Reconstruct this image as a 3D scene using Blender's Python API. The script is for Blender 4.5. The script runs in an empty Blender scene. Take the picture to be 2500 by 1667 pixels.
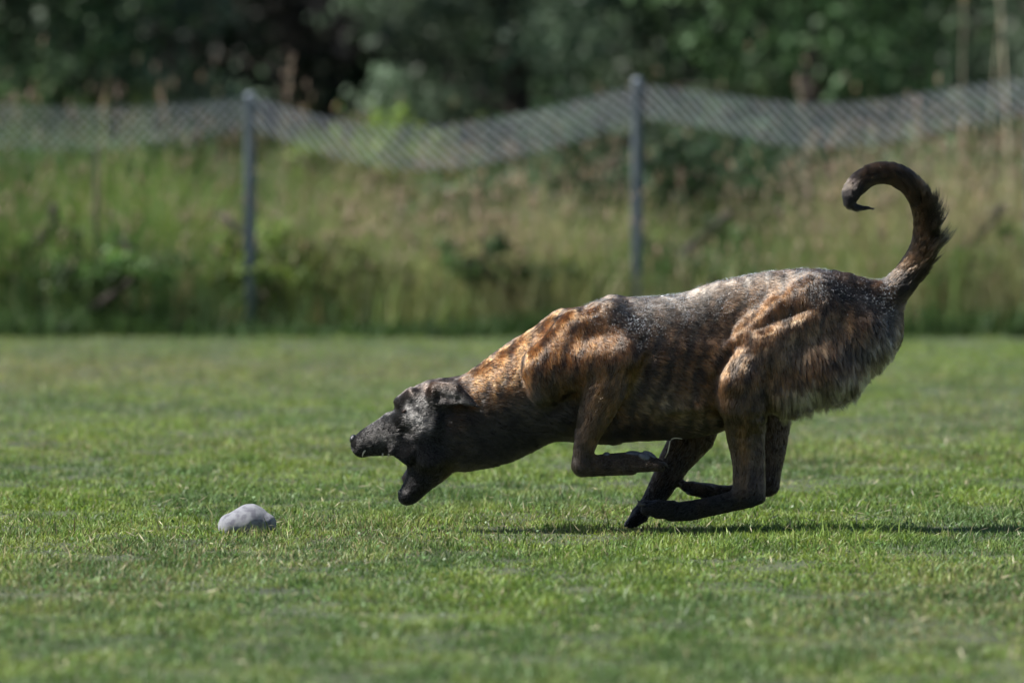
import bpy, math, random
import numpy as np
from mathutils import Vector

rng = np.random.default_rng(11)
random.seed(11)
scene = bpy.context.scene
COL = scene.collection

# ------------------------------------------------------------------ camera, sky, sun, exposure
DIST, CAM_H, FPX = 12.0, 0.75, 16560.0          # metres to the dog, eye height, focal length in photo pixels
HOR = 265.0                                        # horizon row in photo pixels
cam_d = bpy.data.cameras.new('camera')
cam = bpy.data.objects.new('camera', cam_d)
COL.objects.link(cam)
cam.location = (0, -DIST, CAM_H)
cam.rotation_euler = (math.radians(90) - math.atan((833.5 - HOR) / FPX), 0, 0)
cam_d.sensor_width = 36.0
cam_d.lens = FPX / 2500 * 36.0
cam_d.clip_start = 0.5
cam_d.clip_end = 2000
cam_d.dof.use_dof = True
cam_d.dof.focus_distance = DIST - 0.07
cam_d.dof.aperture_fstop = 4.9
scene.camera = cam

SUN_DIR = Vector((-0.61, -0.05, 0.72)).normalized()
world = bpy.data.worlds.new('World')
scene.world = world
world.use_nodes = True
wn = world.node_tree
sky = wn.nodes.new('ShaderNodeTexSky')
sky.sky_type = 'NISHITA'
sky.sun_disc = False
sky.sun_elevation = math.asin(SUN_DIR.z)
sky.sun_rotation = math.atan2(SUN_DIR.x, SUN_DIR.y)
bg = wn.nodes['Background']
bg.inputs['Strength'].default_value = 0.06
wn.links.new(sky.outputs[0], bg.inputs['Color'])

sun_d = bpy.data.lights.new('sun', 'SUN')
sun_d.energy = 5.0
sun_d.angle = math.radians(0.5)
sun_d.color = (1.0, 0.965, 0.91)
sun = bpy.data.objects.new('sun', sun_d)
COL.objects.link(sun)
sun.location = SUN_DIR * 60
sun.rotation_euler = SUN_DIR.to_track_quat('Z', 'Y').to_euler()

vs = scene.view_settings
vs.view_transform = 'Standard'
vs.look = 'None'
vs.exposure = 1.1
vs.gamma = 1.0
vs.use_curve_mapping = False
scene.cycles.use_denoising = True
scene.cycles.max_bounces = 8
scene.cycles.transparent_max_bounces = 8
scene.cycles.sample_clamp_indirect = 6

# ------------------------------------------------------------------ helpers
def link(o, parent=None):
    COL.objects.link(o)
    if parent is not None:
        o.parent = parent
    return o

def tag(o, label=None, cat=None, group=None, kind=None):
    if label: o['label'] = label
    if cat: o['category'] = cat
    if group: o['group'] = group
    if kind: o['kind'] = kind
    return o

def empty(name, loc):
    o = bpy.data.objects.new(name, None)
    o.location = loc
    o.empty_display_size = 0.1
    return link(o)

def np_mesh(name, verts, faces, mat, parent=None, smooth=True, color=None, origin=(0, 0, 0), cname='col'):
    """verts (n,3), faces (m,3) or (m,4) numpy or list of such arrays"""
    me = bpy.data.meshes.new(name)
    fl = faces if isinstance(faces, list) else [faces]
    fl = [np.asarray(f, dtype=np.int64) for f in fl if len(f)]
    v = np.asarray(verts, dtype=np.float32) - np.asarray(origin, dtype=np.float32)
    me.vertices.add(len(v))
    me.vertices.foreach_set('co', v.ravel())
    loops = np.concatenate([f.ravel() for f in fl]).astype(np.int32)
    sizes = np.concatenate([np.full(len(f), f.shape[1]) for f in fl])
    starts = np.concatenate([[0], np.cumsum(sizes)[:-1]]).astype(np.int32)
    me.loops.add(len(loops))
    me.loops.foreach_set('vertex_index', loops)
    me.polygons.add(len(sizes))
    me.polygons.foreach_set('loop_start', starts)
    me.update(calc_edges=True)
    me.polygons.foreach_set('use_smooth', np.full(len(sizes), bool(smooth)))
    if color is not None:
        a = me.attributes.new(cname, 'FLOAT_COLOR', 'POINT')
        c = np.ones((len(v), 4), np.float32)
        c[:, :3] = color
        a.data.foreach_set('color', c.ravel())
    me.materials.append(mat)
    o = bpy.data.objects.new(name, me)
    if parent is None:
        o.location = origin
    return link(o, parent)

def hash3(ix, iy, iz, seed):
    h = (ix.astype(np.int64) * 374761393 + iy.astype(np.int64) * 668265263 + iz.astype(np.int64) * 2147483647 // 3 + seed * 1274126177)
    h = (h ^ (h >> 13)) * 1274126177
    h = h ^ (h >> 16)
    return ((h & 0xFFFFFF) / float(0xFFFFFF)).astype(np.float32)

def vnoise(p, seed=0):
    """value noise in 0..1 for p (n,3)"""
    p = np.asarray(p, dtype=np.float64)
    i = np.floor(p).astype(np.int64)
    f = (p - i).astype(np.float32)
    f = f * f * (3 - 2 * f)
    r = 0
    for dx in (0, 1):
        for dy in (0, 1):
            for dz in (0, 1):
                w = (f[:, 0] if dx else 1 - f[:, 0]) * (f[:, 1] if dy else 1 - f[:, 1]) * (f[:, 2] if dz else 1 - f[:, 2])
                r = r + w * hash3(i[:, 0] + dx, i[:, 1] + dy, i[:, 2] + dz, seed)
    return r

def fbm(p, seed=0, oct=3):
    r, a, s = 0, 0.5, 0
    p = np.asarray(p, dtype=np.float64)
    for k in range(oct):
        r = r + a * vnoise(p * 2 ** k, seed + 17 * k)
        s += a
        a *= 0.5
    return r / s

def smoothstep(a, b, x):
    t = np.clip((x - a) / (b - a), 0, 1)
    return t * t * (3 - 2 * t)

def mixc(c0, c1, t):
    t = np.asarray(t)[:, None]
    return c0 * (1 - t) + np.asarray(c1, dtype=np.float32) * t

# ------------------------------------------------------------------ materials
def mat_new(name):
    m = bpy.data.materials.new(name)
    m.use_nodes = True
    nt = m.node_tree
    return m, nt, nt.nodes['Principled BSDF'], nt.nodes['Material Output']

def mat_plain(name, color, rough=0.6, metal=0.0, noise=0.0, nscale=40.0, bump=0.0, spec=0.5):
    m, nt, p, out = mat_new(name)
    p.inputs['Roughness'].default_value = rough
    p.inputs['Metallic'].default_value = metal
    p.inputs['Specular IOR Level'].default_value = spec
    tc = nt.nodes.new('ShaderNodeTexCoord')
    nz = nt.nodes.new('ShaderNodeTexNoise')
    nz.inputs['Scale'].default_value = nscale
    nz.inputs['Detail'].default_value = 5
    nt.links.new(tc.outputs['Object'], nz.inputs['Vector'])
    rp = nt.nodes.new('ShaderNodeValToRGB')
    c = np.array(color)
    rp.color_ramp.elements[0].position = 0.3
    rp.color_ramp.elements[1].position = 0.7
    rp.color_ramp.elements[0].color = (*(c * (1 - noise)), 1)
    rp.color_ramp.elements[1].color = (*np.minimum(c * (1 + noise), 1), 1)
    nt.links.new(nz.outputs['Fac'], rp.inputs['Fac'])
    nt.links.new(rp.outputs['Color'], p.inputs['Base Color'])
    if bump:
        b = nt.nodes.new('ShaderNodeBump')
        b.inputs['Strength'].default_value = bump
        b.inputs['Distance'].default_value = 0.002
        nt.links.new(nz.outputs['Fac'], b.inputs['Height'])
        nt.links.new(b.outputs['Normal'], p.inputs['Normal'])
    return m

def mat_leaf(name, trans=0.3, rough=0.45, spec=0.5, cname='col'):
    """leaf: colour attribute, a little light passing through"""
    m, nt, p, out = mat_new(name)
    at = nt.nodes.new('ShaderNodeAttribute')
    at.attribute_name = cname
    p.inputs['Roughness'].default_value = rough
    p.inputs['Specular IOR Level'].default_value = spec
    nt.links.new(at.outputs['Color'], p.inputs['Base Color'])
    tr = nt.nodes.new('ShaderNodeBsdfTranslucent')
    hs = nt.nodes.new('ShaderNodeHueSaturation')
    hs.inputs['Hue'].default_value = 0.485
    hs.inputs['Value'].default_value = 1.3
    hs.inputs['Saturation'].default_value = 1.15
    nt.links.new(at.outputs['Color'], hs.inputs['Color'])
    nt.links.new(hs.outputs['Color'], tr.inputs['Color'])
    mx = nt.nodes.new('ShaderNodeMixShader')
    mx.inputs['Fac'].default_value = trans
    nt.links.new(p.outputs[0], mx.inputs[1])
    nt.links.new(tr.outputs[0], mx.inputs[2])
    nt.links.new(mx.outputs[0], out.inputs['Surface'])
    return m

def mat_attr(name, rough=0.6, spec=0.3, cname='col'):
    m, nt, p, out = mat_new(name)
    at = nt.nodes.new('ShaderNodeAttribute')
    at.attribute_name = cname
    p.inputs['Roughness'].default_value = rough
    p.inputs['Specular IOR Level'].default_value = spec
    nt.links.new(at.outputs['Color'], p.inputs['Base Color'])
    return m

def mat_fur(name):
    m, nt, p, out = mat_new(name)
    nt.nodes.remove(p)
    h = nt.nodes.new('ShaderNodeBsdfHairPrincipled')
    h.model = 'CHIANG'
    h.parametrization = 'COLOR'
    at = nt.nodes.new('ShaderNodeAttribute')
    at.attribute_name = 'fur_col'
    nt.links.new(at.outputs['Color'], h.inputs['Color'])
    h.inputs['Roughness'].default_value = 0.21
    h.inputs['Radial Roughness'].default_value = 0.55
    h.inputs['Coat'].default_value = 0.0
    h.inputs['IOR'].default_value = 1.43
    h.inputs['Random Roughness'].default_value = 0.3
    nt.links.new(h.outputs[0], out.inputs['Surface'])
    return m

M_SOIL = mat_plain('lawn_soil', (0.035, 0.045, 0.018), 0.9, noise=0.5, nscale=3.0)
M_BANK = mat_plain('bank_soil', (0.02, 0.024, 0.012), 0.95, noise=0.5, nscale=0.6)
M_GRASS = mat_leaf('grass_blades', 0.30, 0.48, 0.3)
M_MEADOW = mat_leaf('meadow_blades', 0.32, 0.6, 0.2)
M_FOLIAGE = mat_leaf('tree_foliage', 0.3, 0.55, 0.25)
M_BARK = mat_plain('bark', (0.028, 0.022, 0.017), 0.9, noise=0.5, nscale=9.0, bump=0.5)
M_GALV = mat_plain('galvanised_steel', (0.13, 0.155, 0.185), 0.6, metal=0.1, noise=0.15, nscale=30.0)
M_WIRE = mat_plain('galvanised_wire', (0.56, 0.59, 0.64), 0.45, metal=0.1, noise=0.15, nscale=20.0)
M_RUST = mat_plain('weathered_wire', (0.10, 0.085, 0.07), 0.8, noise=0.4, nscale=20.0)
M_SKIN = mat_attr('dog_skin', 0.8, 0.05, 'fur_col')
M_FUR = mat_fur('dog_fur')
M_NOSE = mat_plain('nose_leather', (0.012, 0.012, 0.014), 0.28, noise=0.3, nscale=900.0, bump=0.4)
M_EYE = mat_plain('eye_gloss', (0.02, 0.010, 0.006), 0.06, noise=0.2, nscale=200.0)
M_TOOTH = mat_plain('tooth_enamel', (0.45, 0.40, 0.31), 0.3, noise=0.1, nscale=200.0)
M_TONGUE = mat_plain('tongue_flesh', (0.075, 0.048, 0.055), 0.3, noise=0.15, nscale=200.0)
M_CLAW = mat_plain('claw_horn', (0.035, 0.032, 0.03), 0.35, noise=0.3, nscale=200.0)
M_PAD = mat_plain('pad_leather', (0.075, 0.08, 0.09), 0.6, noise=0.4, nscale=260.0, bump=0.6)
M_STRAW = mat_plain('dry_straw', (0.42, 0.38, 0.26), 0.5, noise=0.2, nscale=60.0)

# ------------------------------------------------------------------ ground
def sheet(name, x0, x1, y0, y1, z, mat, nx=40, ny=40, f=None):
    xs, ys = np.meshgrid(np.linspace(x0, x1, nx + 1), np.linspace(y0, y1, ny + 1), indexing='ij')
    zs = np.full_like(xs, z) if f is None else f(xs, ys)
    v = np.stack([xs, ys, zs], -1).reshape(-1, 3)
    a = (np.arange(nx)[:, None] * (ny + 1) + np.arange(ny)[None]).ravel()
    q = np.stack([a, a + ny + 1, a + ny + 2, a + 1], 1)
    return np_mesh(name, v, q, mat)

tag(sheet('lawn_ground', -600, 600, -60, 900, 0.0, M_SOIL, 4, 4), kind='structure')
def bank(x, y):
    return -0.5 + 26 * smoothstep(56, 96, y) + 0.8 * np.sin(x * 0.13) * smoothstep(56, 70, y)
tag(sheet('wooded_bank', -160, 160, 54, 240, 0, M_BANK, 40, 40, bank), kind='structure')

# ------------------------------------------------------------------ lawn grass
def blades(base, h, w, lean, az, face, cols, tipcol, nseg=2):
    """arrays of grass blades; each 5 verts / 3 tris (nseg=2) or 3 verts / 1 tri (nseg=1)"""
    n = len(base)
    ax = np.stack([np.cos(az), np.sin(az)], 1)
    wd = np.stack([np.cos(face), np.sin(face)], 1) * (w / 2)[:, None]
    def at(t):
        c = np.empty((n, 3), np.float32)
        c[:, :2] = base[:, :2] + ax * (lean * h * t ** 1.8)[:, None]
        c[:, 2] = base[:, 2] + h * t * (1 - 0.25 * np.minimum(lean, 1.5) * t)
        return c
    b, m, t = at(0.0), at(0.55), at(1.0)
    W = np.concatenate([wd, np.zeros((n, 1))], 1)
    if nseg == 2:
        v = np.stack([b - W, b + W, m - W * 0.85, m + W * 0.85, t], 1).reshape(-1, 3)
        k = np.arange(n)[:, None] * 5
        f = np.concatenate([k + np.array([[0, 1, 3]]), k + np.array([[0, 3, 2]]), k + np.array([[2, 3, 4]])])
        c = np.stack([cols * 0.92, cols * 0.92, cols, cols, tipcol], 1).reshape(-1, 3)
    else:
        v = np.stack([b - W, b + W, t], 1).reshape(-1, 3)
        k = np.arange(n)[:, None] * 3
        f = k + np.array([[0, 1, 2]])
        c = np.stack([cols, cols, tipcol], 1).reshape(-1, 3)
    return v, f, c

BALL_X, BALL_Y = (604 - 1250) / 1380, -0.05
def lawn_cols(x, y, n):
    p = np.stack([x * 1.1, y * 0.5, np.zeros(n)], 1)
    dry = fbm(p * 1.3 + 7, 3, 3)
    blue = fbm(np.stack([x * 2.3, y * 1.0, np.zeros(n)], 1) + 31, 5, 3)
    g = np.tile(np.array([[0.092, 0.172, 0.034]], np.float32), (n, 1))
    g = mixc(g, (0.190, 0.272, 0.060), smoothstep(0.35, 0.75, rng.random(n)))
    g = mixc(g, (0.085, 0.150, 0.062), smoothstep(0.42, 0.62, blue) * 0.7)
    far = np.exp(-((x + 1.0) / 1.5) ** 2 - ((y - 7.4) / 1.5) ** 2)
    d = np.clip(smoothstep(0.5, 0.75, dry) * 0.32 + far * 0.6 + 0.09, 0, 0.9)
    st = rng.random(n) < d * 0.75
    g[st] = np.array([0.26, 0.225, 0.12]) * rng.uniform(0.6, 1.15, (st.sum(), 1))
    cl = fbm(np.stack([x * 16, y * 9, np.zeros(n)], 1), 33, 2)
    g = mixc(g, (0.21, 0.265, 0.07), smoothstep(0.5, 0.7, cl) * 0.45)
    g = mixc(g, (0.055, 0.105, 0.03), smoothstep(0.5, 0.3, cl) * 0.55)
    g *= rng.uniform(0.5, 1.4, (n, 1))
    return g.astype(np.float32)

def lawn(name, label, x_of, y0, y1, dens, hr, wr, nseg, seed):
    r = np.random.default_rng(seed)
    V, F, C, off = [], [], [], 0
    ys = np.linspace(y0, y1, 13)
    for a, b in zip(ys[:-1], ys[1:]):
        hw = x_of(0.5 * (a + b))
        dn = dens(0.5 * (a + b))
        n = int(2 * hw * (b - a) * dn)
        x, y = r.uniform(-hw, hw, n), r.uniform(a, b, n)
        if name == 'lawn_grass':
            keep = (((x - BALL_X) / 0.045) ** 2 + ((y - BALL_Y) / 0.045) ** 2) > 1
            x, y = x[keep], y[keep]; n = len(x)
        tuft = fbm(np.stack([x * 9, y * 9, np.zeros(n)], 1), 9, 2)
        h = r.uniform(*hr, n) * (0.25 + 1.5 * tuft ** 1.2)
        h[r.random(n) < 0.03] *= 1.9
        w = r.uniform(*wr, n)
        cols = lawn_cols(x, y, n)
        tip = cols * r.uniform(0.9, 1.5, (n, 1)).astype(np.float32) + np.array([0.015, 0.01, 0.0], np.float32)
        base = np.stack([x, y, np.full(n, -0.004)], 1).astype(np.float32)
        v, f, c = blades(base, h, w, r.gamma(2.0, 0.38, n), r.uniform(0, 2 * math.pi, n), r.uniform(0, math.pi, n), cols, tip, nseg)
        V.append(v); F.append(f + off); C.append(c); off += len(v)
    o = np_mesh(name, np.concatenate(V), np.concatenate(F), M_GRASS, color=np.concatenate(C))
    return tag(o, label, 'grass', kind='stuff')

def lawn_weeds():
    r = np.random.default_rng(44)
    n = 1100
    y = r.uniform(-3.2, 5, n); x = r.uniform(-1, 1, n) * ((y + DIST) * 0.0757 + 0.4)
    cen = np.stack([x, y, r.uniform(0.006, 0.018, n)], 1)
    cen = np.repeat(cen, 5, 0) + r.normal(size=(n * 5, 3)) * np.array([0.014, 0.014, 0.003])
    v, f = leaf_quads(cen, r.uniform(0.004, 0.009, n * 5), r, 0.75)
    v[:, 2] = np.maximum(v[:, 2], 0.001)
    c = np.array([0.09, 0.165, 0.05]) * r.uniform(0.6, 1.4, (n * 5, 1))
    m = 2600
    y = r.uniform(-3.2, 5, m); x = r.uniform(-1, 1, m) * ((y + DIST) * 0.0757 + 0.4)
    c2 = np.stack([x, y, r.uniform(0.012, 0.024, m)], 1)
    v2, f2 = leaf_quads(c2, r.uniform(0.010, 0.026, m), r, 0.09)
    v2[:, 2] = np.maximum(v2[:, 2], 0.002)
    cc2 = np.array([0.42, 0.38, 0.24]) * r.uniform(0.5, 1.3, (m, 1))
    o = np_mesh('clover_and_clippings', np.concatenate([v, v2]), np.concatenate([f, f2 + len(v)]), M_GRASS, smooth=False, color=np.concatenate([np.repeat(c, 4, 0), np.repeat(cc2, 4, 0)]))
    tag(o, 'clover leaves and dry grass clippings scattered in the lawn', 'clover', kind='stuff')

half = lambda y: (y + DIST) * 0.0757 + 0.5
lawn('lawn_grass', 'short mown green lawn grass around the running dog', half, -3.5, 3.0, lambda y: 31000 if y < 1.6 else 20000, (0.008, 0.020), (0.0013, 0.0030), 2, 1)
lawn('lawn_grass_far', 'blurred lawn grass stretching back to the weeds', lambda y: half(y) + 0.4, 3.0, 10.35, lambda y: 13000 - 700 * y, (0.010, 0.024), (0.002, 0.0045), 1, 2)

# ------------------------------------------------------------------ tall weeds along and behind the fence
FY = 10.5                                            # fence line
def ppm(y): return FPX / (y + DIST)                   # photo pixels per metre at depth y
def wx(px, y): return (px - 1250) / ppm(y)
def wz(py, y): return CAM_H - (py - HOR) / ppm(y)

def meadow():
    r = np.random.default_rng(5)
    V, F, C, off = [], [], [], 0
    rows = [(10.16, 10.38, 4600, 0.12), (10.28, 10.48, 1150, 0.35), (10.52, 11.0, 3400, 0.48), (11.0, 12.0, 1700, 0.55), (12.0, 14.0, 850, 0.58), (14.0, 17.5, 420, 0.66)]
    for (a, b, dn, hh) in rows:
        hw = (b + DIST) * 0.0757 + 1.2
        n = int(2 * hw * (b - a) * dn)
        x, y = r.uniform(-hw, hw, n), r.uniform(a, b, n)
        if a < 10.4:
            y = y + 0.04 * np.sin(x * 4.1) + 0.03 * np.sin(x * 9.1 + 1)
        lo = np.clip(0.5 + 1.6 * (fbm(np.stack([x * 1.4, y * 1.4, np.zeros(n)], 1) + 3, 21, 3) - 0.5), 0, 1)
        hi = fbm(np.stack([x * 4.5, y * 4.5, np.zeros(n)], 1) + 9, 22, 2)
        # lower, paler growth in the middle of the view; taller towards the left end and the right
        env = 0.92 + 0.16 * np.tanh((-x - 0.8) / 0.35) * (x < 0) + 0.05 * (x > 1.1)
        h = hh * env * r.beta(3.5, 2.0, n) * (0.55 + 0.85 * lo) * 1.25
        w = r.uniform(0.0025, 0.006, n) * (1.8 if hh < 0.2 else 1.0)
        cols = np.tile(np.array([[0.085, 0.165, 0.040]], np.float32), (n, 1))
        cols = mixc(cols, (0.155, 0.235, 0.055), smoothstep(0.4, 0.6, hi))
        cols = mixc(cols, (0.31, 0.275, 0.155), smoothstep(0.42, 0.66, lo) * smoothstep(-1.25, -0.45, x) * 0.7)
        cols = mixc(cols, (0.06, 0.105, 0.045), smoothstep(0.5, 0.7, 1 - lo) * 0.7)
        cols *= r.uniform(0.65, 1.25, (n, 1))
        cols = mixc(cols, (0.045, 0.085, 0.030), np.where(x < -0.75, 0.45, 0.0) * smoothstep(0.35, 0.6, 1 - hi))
        if hh < 0.2: cols = np.tile(np.array([[0.045, 0.085, 0.028]], np.float32), (n, 1)) * r.uniform(0.6, 1.3, (n, 1))  # front row coloured dark, standing in for shade at the foot of the weeds
        straw = r.random(n) < (0.09 if hh > 0.2 else 0.0)
        cols[straw] = np.array([0.30, 0.25, 0.13]) * r.uniform(0.6, 1.1, (straw.sum(), 1))
        base = np.stack([x, y, np.full(n, -0.01)], 1).astype(np.float32)
        lean, az = r.gamma(2.0, 0.20, n), r.uniform(0, 2 * math.pi, n)
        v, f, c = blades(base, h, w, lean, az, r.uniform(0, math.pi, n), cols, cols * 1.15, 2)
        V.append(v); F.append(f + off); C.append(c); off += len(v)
        # seed heads on part of the stems
        s = r.random(n) < (0.10 + 0.22 * smoothstep(0.45, 0.65, lo) * (x > -0.75) if a > 10.5 else np.zeros(n))
        k = s.sum()
        top = v.reshape(n, 5, 3)[s, 4]
        L, R = r.uniform(0.035, 0.07, k), r.uniform(0.003, 0.0065, k)
        ang = r.uniform(0, math.pi, k)
        pts = []
        for (t, q, ph) in ((-0.5, 0, 0), (0, 1, 0), (0, 1, 2.094), (0, 1, 4.189), (0.5, 0, 0)):
            p_ = top.copy()
            p_[:, 0] += np.cos(ang + ph) * R * q + np.cos(az[s]) * lean[s] * L * t
            p_[:, 1] += np.sin(ang + ph) * R * q + np.sin(az[s]) * lean[s] * L * t
            p_[:, 2] += L * t
            pts.append(p_)
        vv = np.stack(pts, 1).reshape(-1, 3)
        kk = np.arange(k)[:, None] * 5
        ff = np.concatenate([kk + np.array([t]) for t in ([0, 2, 1], [0, 3, 2], [0, 1, 3], [4, 1, 2], [4, 2, 3], [4, 3, 1])])
        cc = np.array([0.31, 0.235, 0.17]) * r.uniform(0.6, 1.25, (k, 1)) + r.uniform(-0.02, 0.03, (k, 3))
        V.append(vv); F.append(ff + off); C.append(np.repeat(cc, 5, 0)); off += len(vv)
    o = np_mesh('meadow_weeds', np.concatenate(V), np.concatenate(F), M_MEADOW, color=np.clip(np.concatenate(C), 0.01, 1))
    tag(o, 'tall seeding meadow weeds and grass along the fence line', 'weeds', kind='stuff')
meadow()

# ------------------------------------------------------------------ generic tubes and leaves
def tube(path, radii, sides=6, cap=True):
    path = np.asarray(path, float); m = len(path)
    V, F = [], []
    up = np.array([0.13, 0.21, 0.97])
    for i in range(m):
        d = path[min(i + 1, m - 1)] - path[max(i - 1, 0)]
        d = d / (np.linalg.norm(d) + 1e-9)
        u = np.cross(d, up if abs(d @ up) < 0.95 else np.array([1.0, 0, 0])); u /= np.linalg.norm(u)
        w = np.cross(d, u)
        for s in range(sides):
            a = 2 * math.pi * s / sides
            V.append(path[i] + radii[i] * (math.cos(a) * u + math.sin(a) * w))
    for i in range(m - 1):
        for s in range(sides):
            a, b = i * sides + s, i * sides + (s + 1) % sides
            F.append((a, b, b + sides)); F.append((a, b + sides, a + sides))
    if cap:
        V.append(path[0]); V.append(path[-1])
        c0, c1 = len(V) - 2, len(V) - 1
        for s in range(sides):
            F.append((c0, (s + 1) % sides, s))
            F.append((c1, (m - 1) * sides + s, (m - 1) * sides + (s + 1) % sides))
    return np.array(V), np.array(F)

def join(parts):
    V, F, off = [], [], 0
    for v, f in parts:
        V.append(v); F.append(f + off); off += len(v)
    return np.concatenate(V), np.concatenate(F)

def leaf_quads(c, size, r, asp=0.55):
    n = len(c)
    a = r.normal(size=(n, 3)); a /= np.linalg.norm(a, axis=1, keepdims=True)
    b = np.cross(a, r.normal(size=(n, 3))); b /= np.linalg.norm(b, axis=1, keepdims=True)
    s = size[:, None]
    v = np.stack([c - a * s * 0.5, c + b * s * asp * 0.5, c + a * s * 0.5, c - b * s * asp * 0.5], 1).reshape(-1, 3)
    f = np.arange(n)[:, None] * 4 + np.array([[0, 1, 2, 3]])
    return v, f

def tree(name, label, x, y, H, R, zlow, nleaf, tint, seed, group, trunk_r=0.13, leaf=(0.07, 0.14), lean=0.0, cat='tree', clumps=80):
    r = np.random.default_rng(seed)
    root = empty(name, (x, y, 0))
    tag(root, label, cat, group)
    parts = []
    n = 9
    ts = np.linspace(0, 1, n)
    px = lean * ts + 0.12 * np.sin(ts * 5 + seed); py_ = 0.10 * np.sin(ts * 4 + seed * 2)
    path = np.stack([px - px[0], py_ - py_[0], ts * H * 0.88 - 0.05], 1)
    parts.append(tube(path, trunk_r * (1 - 0.85 * ts) + 0.012, 8))
    cen = []
    nl = 16
    for i in range(nl):
        t0 = 0.10 + 0.75 * (i + r.random()) / nl
        p0 = np.array([np.interp(t0, ts, path[:, k]) for k in range(3)])
        az = i * 2.4 + r.random()
        zt = (p0[2] - zlow) / (H - zlow)
        prof = max(0.25, math.sin(math.pi * min(max(zt * 0.8 + 0.2, 0.02), 0.98)) ** 0.7)
        L = R * prof * r.uniform(0.75, 1.05)
        e = p0 + np.array([math.cos(az) * L, math.sin(az) * L, L * r.uniform(-0.15, 0.45)])
        mid = (p0 + e) / 2 + np.array([0, 0, 0.12 * L])
        q = np.array([p0, (p0 + mid) / 2 + [0, 0, 0.03 * L], mid, (mid + e) / 2, e])
        br = trunk_r * 0.42 * (1 - 0.6 * t0)
        parts.append(tube(q, br * np.array([1, 0.8, 0.6, 0.4, 0.2]), 5))
        for k in range(int(clumps / nl) + 1):
            u = r.uniform(0.45, 1.05)
            c = p0 + (e - p0) * u + r.normal(size=3) * R * 0.17
            cen.append(c)
    v, f = join(parts)
    np_mesh('trunk', v, f, M_BARK, root)
    cen = np.array(cen)
    cen[:, 2] = np.maximum(cen[:, 2], zlow + 0.15)
    m = len(cen)
    idx = r.integers(0, m, nleaf)
    sg = r.uniform(0.13, 0.28, m) * R * 0.75
    c = cen[idx] + r.normal(size=(nleaf, 3)) * sg[idx][:, None] * np.array([1, 1, 0.7])
    c[:, 2] = np.maximum(c[:, 2], 0.04)
    v, f = leaf_quads(c, r.uniform(*leaf, nleaf), r)
    cl = r.uniform(0.3, 1.8, (m, 1)) * np.array(tint)
    cl = cl + r.uniform(-0.012, 0.016, (m, 1)) * np.array([1.0, 0.6, 0.7])
    cols = cl[idx] * r.uniform(0.7, 1.3, (nleaf, 1))
    np_mesh('crown', v, f, M_FOLIAGE, root, smooth=False, color=np.repeat(np.clip(cols, 0.008, 0.5), 4, 0))
    return root

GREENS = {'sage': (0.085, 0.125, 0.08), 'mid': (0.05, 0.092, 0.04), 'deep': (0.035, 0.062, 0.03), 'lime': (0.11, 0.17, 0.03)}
TG = 'trees standing behind the fence'
front = [  # px, y, H, R, zlow, leaves, tint, label, lean
    (-180, 20, 4.4, 0.85, 0.5, 12000, 'mid', 'leafy green tree at the left edge of the picture', 0.1),
    (250, 21, 4.6, 0.66, 0.45, 13000, 'sage', 'grey-green tree left of the dark gap behind the fence', -0.1),
    (1280, 22, 4.8, 0.80, 0.35, 15000, 'sage', 'pale sage tree right of the dark gap behind the fence', 0.05),
    (1620, 23, 5.0, 0.85, 0.55, 11000, 'deep', 'dark tree with its trunk above the right fence post', 0.0),
    (2010, 20.5, 4.4, 0.90, 0.5, 14000, 'mid', 'bushy green tree above the curled dog tail', 0.15),
    (2560, 22, 4.6, 1.00, 0.5, 13000, 'sage', 'tree at the right edge behind the dry stalks', -0.1),
]
for i, (px, y, H, R, zl, nl, tint, lab, ln) in enumerate(front):
    tree('broadleaf_tree', lab, wx(px, y), y, H, R, zl, nl, GREENS[tint], 100 + i, TG, trunk_r=0.075, leaf=(0.04, 0.08), lean=ln)
back = [(-600, 30), (-80, 33), (720, 28), (1560, 31), (1900, 34), (2420, 30), (3100, 32)]
blab = ['shaded tree far left in the second row', 'dark tree in the second row behind the grey-green tree', 'tree coloured near black for deep shade inside the dark gap',
        'dark second row tree between the sage tree and the trunk', 'dark second row tree behind the bushy green tree', 'second row tree behind the dry stalks', 'shaded tree far right in the second row']
for i, (px, y) in enumerate(back):
    tree('shade_tree', blab[i], wx(px, y), y, 6.5, 1.5 if i != 2 else 1.15, 0.3 if i != 2 else 0.1, 12000 if i != 2 else 20000, GREENS['deep'] if i != 2 else (0.010, 0.016, 0.011), 200 + i, 'second row of trees in shade', trunk_r=0.12, leaf=(0.07, 0.13), clumps=110)  # gap tree's leaves tinted near black to stand for deep shade

def woodland():
    r = np.random.default_rng(77)
    n = 52000
    x = r.uniform(-30, 30, n); y = r.uniform(42, 58, n)
    z = r.uniform(0, 1, n) ** 0.9 * (8 + 2 * np.sin(x * 0.5) + 1.2 * np.sin(x * 1.3))
    keep = (fbm(np.stack([x * 0.5, y * 0.5, z * 0.5], 1), 41, 2) > 0.40)
    c = np.stack([x, y, z], 1)[keep]
    v, f = leaf_quads(c, r.uniform(0.22, 0.45, len(c)), r, 0.8)
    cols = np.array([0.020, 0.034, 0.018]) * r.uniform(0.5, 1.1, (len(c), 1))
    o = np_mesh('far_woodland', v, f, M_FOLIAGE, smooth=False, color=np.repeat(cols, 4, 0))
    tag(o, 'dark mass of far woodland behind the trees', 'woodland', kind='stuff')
woodland()

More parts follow.
